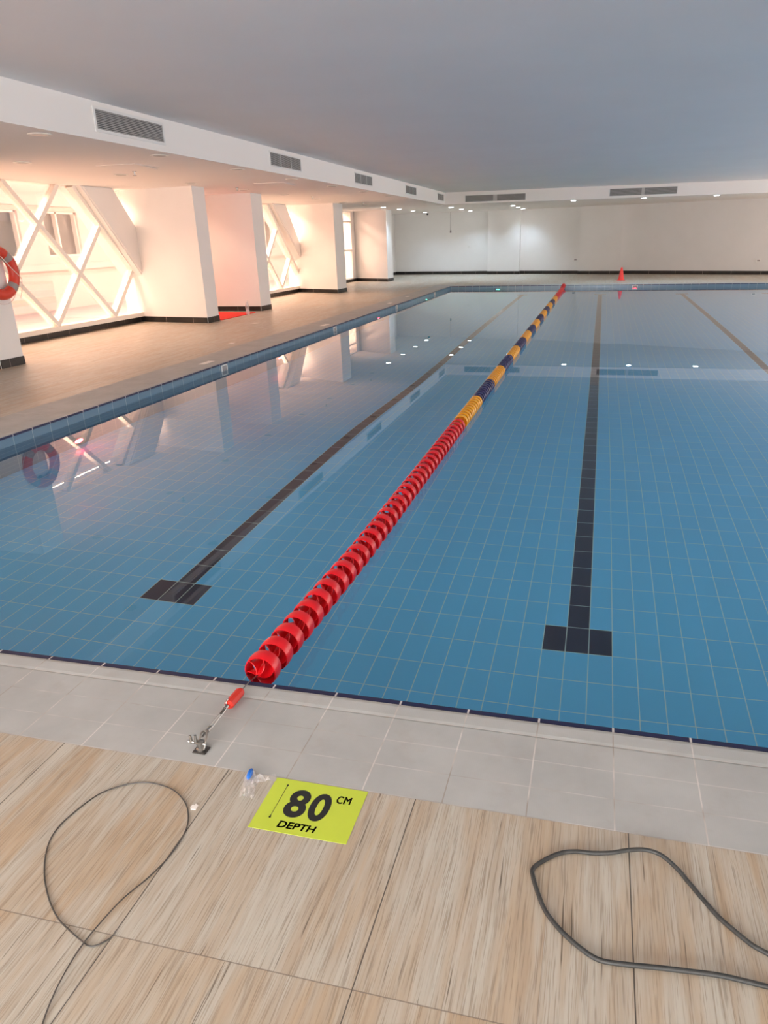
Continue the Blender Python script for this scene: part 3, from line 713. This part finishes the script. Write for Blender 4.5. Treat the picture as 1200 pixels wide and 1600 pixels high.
# ------------------------------------------------------------------ lane rope
LX = -1.19
rope = thing('lane_rope', (LX, YN, -0.05), 'floating lane rope of red, yellow and navy discs stretched down the pool', 'lane rope')
def rope_z(y):
    return -0.020 - 0.045*min(1.0, max(0.0, (y-2.25)/1.3))
def rope_x(y): return -1.197 + 0.007*min(1, max(0, (y-2.2)/3))
def float_bm(width, R, ring, blades=6):
    bm = bmesh.new(); n = 28; h = width/2; q = ring/2
    outer = [(R*0.95, -q), (R*0.99, -q*0.6), (R, 0), (R*0.99, q*0.6), (R*0.95, q)]
    inner = [(r_-0.004, z_*0.95) for r_, z_ in outer[::-1]]
    lathe(bm, outer+inner, n, 'y', closed=True)
    lathe(bm, [(0.008, -h), (0.014, -h*0.8), (0.016, 0), (0.014, h*0.8), (0.008, h)], 12, 'y')
    for b_ in range(blades):                       # twisted vanes that round the float off at both ends
        a0 = 2*PI*b_/blades; prev = None
        for s_ in range(9):
            rr = 0.010+(R*0.965-0.010)*s_/8; e_ = max(q*0.8, h*math.sqrt(max(0.0, 1-(rr/(R*1.04))**2.2)))
            row = []
            for t_i in range(4):
                yy = e_*(t_i/1.5-1)
                for th in (-0.0015, 0.0015):
                    a = a0 + 0.55*(yy/h) + th/max(rr, 0.008) + 0.5*(s_/8)**2
                    row.append(bm.verts.new((rr*math.cos(a), yy, rr*math.sin(a))))
            if prev:
                for t_i in range(3):
                    k0, k1 = 2*t_i, 2*t_i+2
                    bm.faces.new((prev[k0], prev[k1], row[k1], row[k0])); bm.faces.new((prev[k1+1], prev[k0+1], row[k0+1], row[k1+1]))
                bm.faces.new((prev[1], prev[0], row[0], row[1])); bm.faces.new((prev[6], prev[7], row[7], row[6]))
            prev = row
    return bm
def mesh_of(bm, mat, name):
    me = bpy.data.meshes.new(name); bmesh.ops.recalc_face_normals(bm, faces=bm.faces[:])
    for f in bm.faces: f.smooth = True
    bm.to_mesh(me); bm.free(); me.materials.append(mat)
    me.set_sharp_from_angle(angle=math.radians(40)); return me
FM = {'r': mesh_of(float_bm(0.116, 0.0685, 0.062), M['red_float'], 'float_red'), 'y': mesh_of(float_bm(0.092, 0.0685, 0.070), M['yellow_float'], 'float_yellow'), 'b': mesh_of(float_bm(0.090, 0.0685, 0.052), M['blue_float'], 'float_navy')}
seq = []; y = 2.25
while y < 6.60: seq.append((y, 'r')); y += 0.1215
bnd = [6.62, 7.62, 8.6, 9.6, 10.55, 11.5, 12.5, 13.45, 14.4, 15.4, 16.4, 17.4, 18.3, 19.4, 20.4, 21.6]
for i in range(len(bnd)-1):
    a, b = bnd[i], bnd[i+1]; n = 10
    for j in range(n): seq.append((a+(b-a)*(j+0.5)/n, 'yb'[i % 2]))
y = 21.66
while y < 26.2: seq.append((y, 'r')); y += 0.1215
proto = {}
for i, (y, c) in enumerate(seq[:100]):
    if c not in proto:
        o = bpy.data.objects.new('float', FM[c]); proto[c] = o
        o['label'] = {'r': 'red disc float', 'y': 'yellow disc float', 'b': 'navy blue disc float'}[c]
    else: o = proto[c].copy()
    COL.objects.link(o); o.parent = rope
    o.location = (rope_x(y)-LX, y-YN, rope_z(y)+0.05); o.rotation_euler = (random.uniform(-.03, .03), random.uniform(0, 6.28), random.uniform(-.03, .03))
bm = bmesh.new()
for y, c in seq[100:]:
    f0 = len(bm.faces); v0 = len(bm.verts); bm.from_mesh(FM[c]); bm.verts.ensure_lookup_table(); bm.faces.ensure_lookup_table()
    z_ = -0.065 + (0.06*(y-25.0)/1.2 if y > 25.0 else 0)
    mt = Matrix.Translation((rope_x(y)-LX, y-YN, z_+0.05)) @ Matrix.Rotation(random.uniform(0, 6.28), 4, 'Y')
    bmesh.ops.transform(bm, matrix=mt, verts=bm.verts[v0:])
    for f in bm.faces[f0:]: f.material_index = 'ryb'.index(c)
o = link('float_run', bm, [M['red_float'], M['yellow_float'], M['blue_float']], rope); o['kind'] = 'stuff'; o['label'] = 'far run of small red, yellow and navy floats'
def rl(p): return (p[0]-LX, p[1]-YN, p[2]+0.05)
bm = bmesh.new(); pts = [rl((-1.180, 2.02, 0.022)), rl((-1.184, 2.10, 0.014))] + [rl((rope_x(yy), yy, rope_z(yy))) for yy in (2.20, 2.6, 3.2, 4, 8, 14, 20, 25)] + [rl((rope_x(25), 26.0, -0.01)), rl((rope_x(25), 26.6, 0.03))]
tube(bm, pts, 0.0024, 6); link('steel_cable', bm, M['dark_metal'], rope)
# red sleeve: a hexagonal barrel lying between turnbuckle and cable
def along(bm, A, Bp, prof, n, mi=0):
    A, Bp = Vector(A), Vector(Bp); d = Bp-A; L = d.length; d.normalize(); q = Vector((0, 0, 1)).rotation_difference(d).to_matrix().to_4x4()
    v0 = len(bm.verts); lathe(bm, [(r_, t__*L) for r_, t__ in prof], n); bm.verts.ensure_lookup_table()
    bmesh.ops.transform(bm, matrix=Matrix.Translation(A) @ q, verts=bm.verts[v0:])
bm = bmesh.new(); along(bm, rl((-1.180, 1.925, 0.028)), rl((-1.180, 2.035, 0.022)), [(0.011, 0), (0.018, 0.08), (0.018, 0.86), (0.009, 1.0)], 8); link('tension_sleeve', bm, M['red_plastic'], rope)
tb = bpy.data.objects.new('turnbuckle', None); COL.objects.link(tb); tb.parent = rope
bm = bmesh.new()
A = Vector(rl((-1.180, 1.775, 0.030))); C_ = Vector(rl((-1.180, 1.925, 0.031)))
for s in (-0.0055, 0.0055): tube(bm, [A+Vector((s, 0.012, 0)), C_+Vector((s, -0.012, 0))], 0.0017, 6)
tube(bm, [A+Vector((0, 0.002, 0)), A+Vector((0, 0.022, 0))], 0.0072, 8); tube(bm, [C_-Vector((0, 0.022, 0)), C_-Vector((0, 0.004, 0))], 0.0072, 8)
link('body', bm, M['metal'], tb)
bm = bmesh.new(); tube(bm, [A-Vector((0, 0.03, -0.002)), A+Vector((0, 0.03, 0))], 0.0035, 8); tube(bm, [C_-Vector((0, 0.05, 0)), C_+Vector((0, 0.004, 0))], 0.0035, 8); link('threaded_rod', bm, M['dark_metal'], tb)
bm = bmesh.new(); torus(bm, 0.011, 0.003, 'x', tuple(C_+Vector((-0.006, 0.012, 0.004))), 20, 8); link('hook_eye', bm, M['metal'], tb, True)

# deck anchor
t_ = thing('deck_anchor', (-1.172, 1.715, 0), 'steel anchor plate with shackle fixed in the white coping at the lane rope end', 'anchor')
bm = bmesh.new(); box(bm, -0.024, 0.024, -0.020, 0.020, 0, 0.004); bmesh.ops.bevel(bm, geom=bm.edges[:], offset=0.0015, segments=2, affect='EDGES'); link('base_plate', bm, M['dark_metal'], t_)
bm = bmesh.new(); lathe(bm, [(0.016, 0.004), (0.016, 0.010), (0.011, 0.013), (0.011, 0.026), (0.014, 0.028), (0.014, 0.036), (0.006, 0.040)], 16); link('swivel_post', bm, M['metal'], t_, True)
bm = bmesh.new(); tube(bm, smooth_path([(0.014, -0.006, 0.012), (0.019, 0.004, 0.035), (0.012, 0.030, 0.050), (-0.002, 0.042, 0.046), (-0.010, 0.030, 0.046), (-0.004, 0.006, 0.033)], 5), 0.0042, 8); link('shackle', bm, M['metal'], t_, True)
bm = bmesh.new(); tube(bm, [(-0.040, -0.004, 0.034), (0.022, -0.002, 0.030)], 0.0045, 8); tube(bm, [(-0.030, -0.004, 0.030), (-0.032, -0.004, 0.058)], [0.006, 0.004], 8); tube(bm, [(-0.014, -0.003, 0.03), (-0.013, -0.003, 0.062)], [0.007, 0.004], 8); link('pin', bm, M['metal'], t_, True)

# ------------------------------------------------------------------ depth sticker
SX, SY = -0.8711, 1.6470
st = thing('depth_sticker', (SX, SY, 0.0), 'lime green rectangular sticker reading 80 CM DEPTH on the wood tile floor', 'sign')
bm = bmesh.new(); box(bm, 0, 0.297, -0.21, 0, 0.0, 0.0012); link('vinyl_sheet', bm, M['lime'], st)
def text_part(txt, x0, x1, y0, y1, name, bold=0.0, label=None, shear=0.0, fat=0.0):
    cu = bpy.data.curves.new(name, 'FONT'); cu.body = txt; cu.size = 1.0; cu.offset = bold; cu.extrude = 0.0; cu.fill_mode = 'FRONT'; cu.shear = shear; cu.resolution_u = 8
    to = bpy.data.objects.new(name+'_curve', cu); COL.objects.link(to)
    dg = bpy.context.evaluated_depsgraph_get(); me = bpy.data.meshes.new_from_object(to.evaluated_get(dg)); bpy.data.objects.remove(to)
    co = [v.co for v in me.vertices]; ax, bx_ = min(c.x for c in co), max(c.x for c in co); ay, by = min(c.y for c in co), max(c.y for c in co)
    for v in me.vertices:
        v.co = Vector((x0+(v.co.x-ax)/(bx_-ax)*(x1-x0), -(y1-(v.co.y-ay)/(by-ay)*(y1-y0)), 0.0016))
    if fat:
        b_ = bmesh.new(); b_.from_mesh(me); src_ = b_.faces[:]
        for dx, dy in ((fat, 0), (0, fat), (fat, fat)):
            g_ = bmesh.ops.duplicate(b_, geom=src_); bmesh.ops.translate(b_, verts=[v for v in g_['geom'] if isinstance(v, bmesh.types.BMVert)], vec=(dx, dy, 0))
        b_.to_mesh(me); b_.free()
    me.materials.clear(); me.materials.append(M['ink'])
    o = bpy.data.objects.new(name, me); COL.objects.link(o); o.parent = st
    if label: o['label'] = label
text_part('8', 0.0715, 0.1385, 0.036, 0.150, 'digit', 0.035, 'large black digit 8')
text_part('0', 0.1450, 0.2070, 0.037, 0.150, 'digit', 0.035, 'large black digit 0')
text_part('C', 0.2150, 0.2330, 0.037, 0.067, 'lettering', 0.0, 'black letter C', fat=0.0016)
text_part('M', 0.2375, 0.2580, 0.037, 0.066, 'lettering', 0.0, 'black letter M', fat=0.0016)
text_part('DEPTH', 0.0800, 0.1945, 0.1685, 0.193, 'lettering', 0.008, 'bold black letters DEPTH', shear=0.12, fat=0.0013)
bm = bmesh.new(); box(bm, 0.0454, 0.0468, -0.158, -0.029, 0.0012, 0.0016)
for yy in (-0.0259, -0.1609):
    lathe(bm, [(0.0032, 0.0012), (0.0032, 0.0017)], 12, c=(0.0461, yy, 0))
    s = -1 if yy > -0.1 else 1
    prism(bm, [(0.0430, yy), (0.0461, yy+s*0.011), (0.0492, yy)][::(1 if s > 0 else -1)], 'z', 0.0012, 0.0017)
link('depth_arrow', bm, M['ink'], st)

# ------------------------------------------------------------------ cables on the near deck
C1 = [(-1.030,1.046),(-1.037,1.033),(-1.048,1.016),(-1.063,1.002),(-1.079,1.0),(-1.091,1.004),(-1.138,1.021),(-1.204,1.051),(-1.272,1.101),(-1.339,1.169),(-1.391,1.249),(-1.408,1.318),(-1.396,1.4),(-1.371,1.466),(-1.315,1.516),(-1.253,1.536),(-1.172,1.527),(-1.108,1.491),(-1.067,1.446),(-1.039,1.384),(-1.033,1.295),(-1.049,1.214),(-1.073,1.136),(-1.085,1.066),(-1.09,1.005),(-1.087,0.948),(-1.075,0.882),(-1.056,0.817),(-1.027,0.765),(-0.99,0.70),(-0.94,0.62)]
bm = bmesh.new(); n1 = len(C1)
tube(bm, smooth_path([(x, y, 0.0025 + (0.004 if 22 <= i <= 26 else 0) + (0.010 if i == 0 else 0)) for i, (x, y) in enumerate(C1)], 6), 0.0019, 6)
tag(link('thin_wire', bm, M['cable_thin'], None, True), 'thin dark wire lying in a teardrop loop on the wood tiles, left', 'wire')
C2 = [(0.62,1.25),(0.52,1.315),(0.484,1.336),(0.453,1.352),(0.423,1.379),(0.388,1.415),(0.353,1.467),(0.33,1.504),(0.301,1.541),(0.264,1.571),(0.224,1.58),(0.183,1.57),(0.137,1.556),(0.09,1.55),(0.043,1.545),(0.002,1.529),(-0.037,1.496),(-0.063,1.462),(-0.06,1.433),(-0.043,1.384),(-0.02,1.335),(0.02,1.289),(0.068,1.252),(0.109,1.233),(0.164,1.232),(0.232,1.24),(0.305,1.247),(0.376,1.252),(0.468,1.251),(0.52,1.251),(0.65,1.23)]
bm = bmesh.new()
tube(bm, smooth_path([(x, y, 0.0062 + (0.012 if i in (9, 10, 11) else 0.006 if i in (8, 12) else 0) + (0.004 if 24 <= i <= 27 else 0)) for i, (x, y) in enumerate(C2)], 6), 0.0058, 10)
tag(link('rubber_cable', bm, M['cable_black'], None, True), 'thick dark grey cable bent into a loop on the wood tiles, right', 'cable')

# ------------------------------------------------------------------ litter beside the sticker
wr = thing('plastic_wrapper', (-0.945, 1.605, 0.0), 'crumpled clear plastic wrapper with a blue blob beside the lime sticker', 'wrapper')
rnd = random.Random(3)
def crumple(bm, cx, cy, lx, ly, hgt, n=11, m_=9, ang=0.0):
    V = []
    for i in range(n):
        row = []
        for j in range(m_):
            a, b = (i/(n-1)-0.5)*lx, (j/(m_-1)-0.5)*ly
            a += rnd.uniform(-1, 1)*lx/n*0.5; b += rnd.uniform(-1, 1)*ly/m_*0.5
            x = cx+a*math.cos(ang)-b*math.sin(ang); y_ = cy+a*math.sin(ang)+b*math.cos(ang)
            row.append(bm.verts.new((x, y_, 0.001+abs(rnd.gauss(0, 1))*hgt*max(0.15, 1-(2*i/(n-1)-1)**2))))
        V.append(row)
    for i in range(n-1):
        for j in range(m_-1): bm.faces.new((V[i][j], V[i+1][j], V[i+1][j+1], V[i][j+1]))
bm = bmesh.new(); crumple(bm, 0.005, -0.015, 0.045, 0.10, 0.008, ang=0.25); crumple(bm, 0.035, 0.025, 0.075, 0.03, 0.007, 13, 6, 0.45)
link('clear_film', bm, M['film'], wr)
bm = bmesh.new(); bmesh.ops.create_uvsphere(bm, u_segments=20, v_segments=12, radius=1.0)
bmesh.ops.transform(bm, matrix=Matrix.Translation((-0.012, 0.028, 0.011)) @ Matrix.Rotation(0.15, 4, 'Z') @ Matrix.Diagonal((0.0085, 0.024, 0.010, 1)), verts=bm.verts[:])
link('blue_seal', bm, M['cap_blue'], wr, True)
bm = bmesh.new(); prism(bm, [(-0.010, -0.006), (0.004, -0.012), (0.012, 0.004), (0.005, 0.012), (0.001, 0.006), (-0.004, 0.010), (-0.011, 0.002)], 'z', 0, 0.004)
o = link('paper_scrap', bm, M['plate']); o.location = (-1.062, 1.472, 0.0); o.rotation_euler = (0, 0, 0.5)
tag(o, 'tiny white scrap lying just right of the thin wire loop', 'litter')
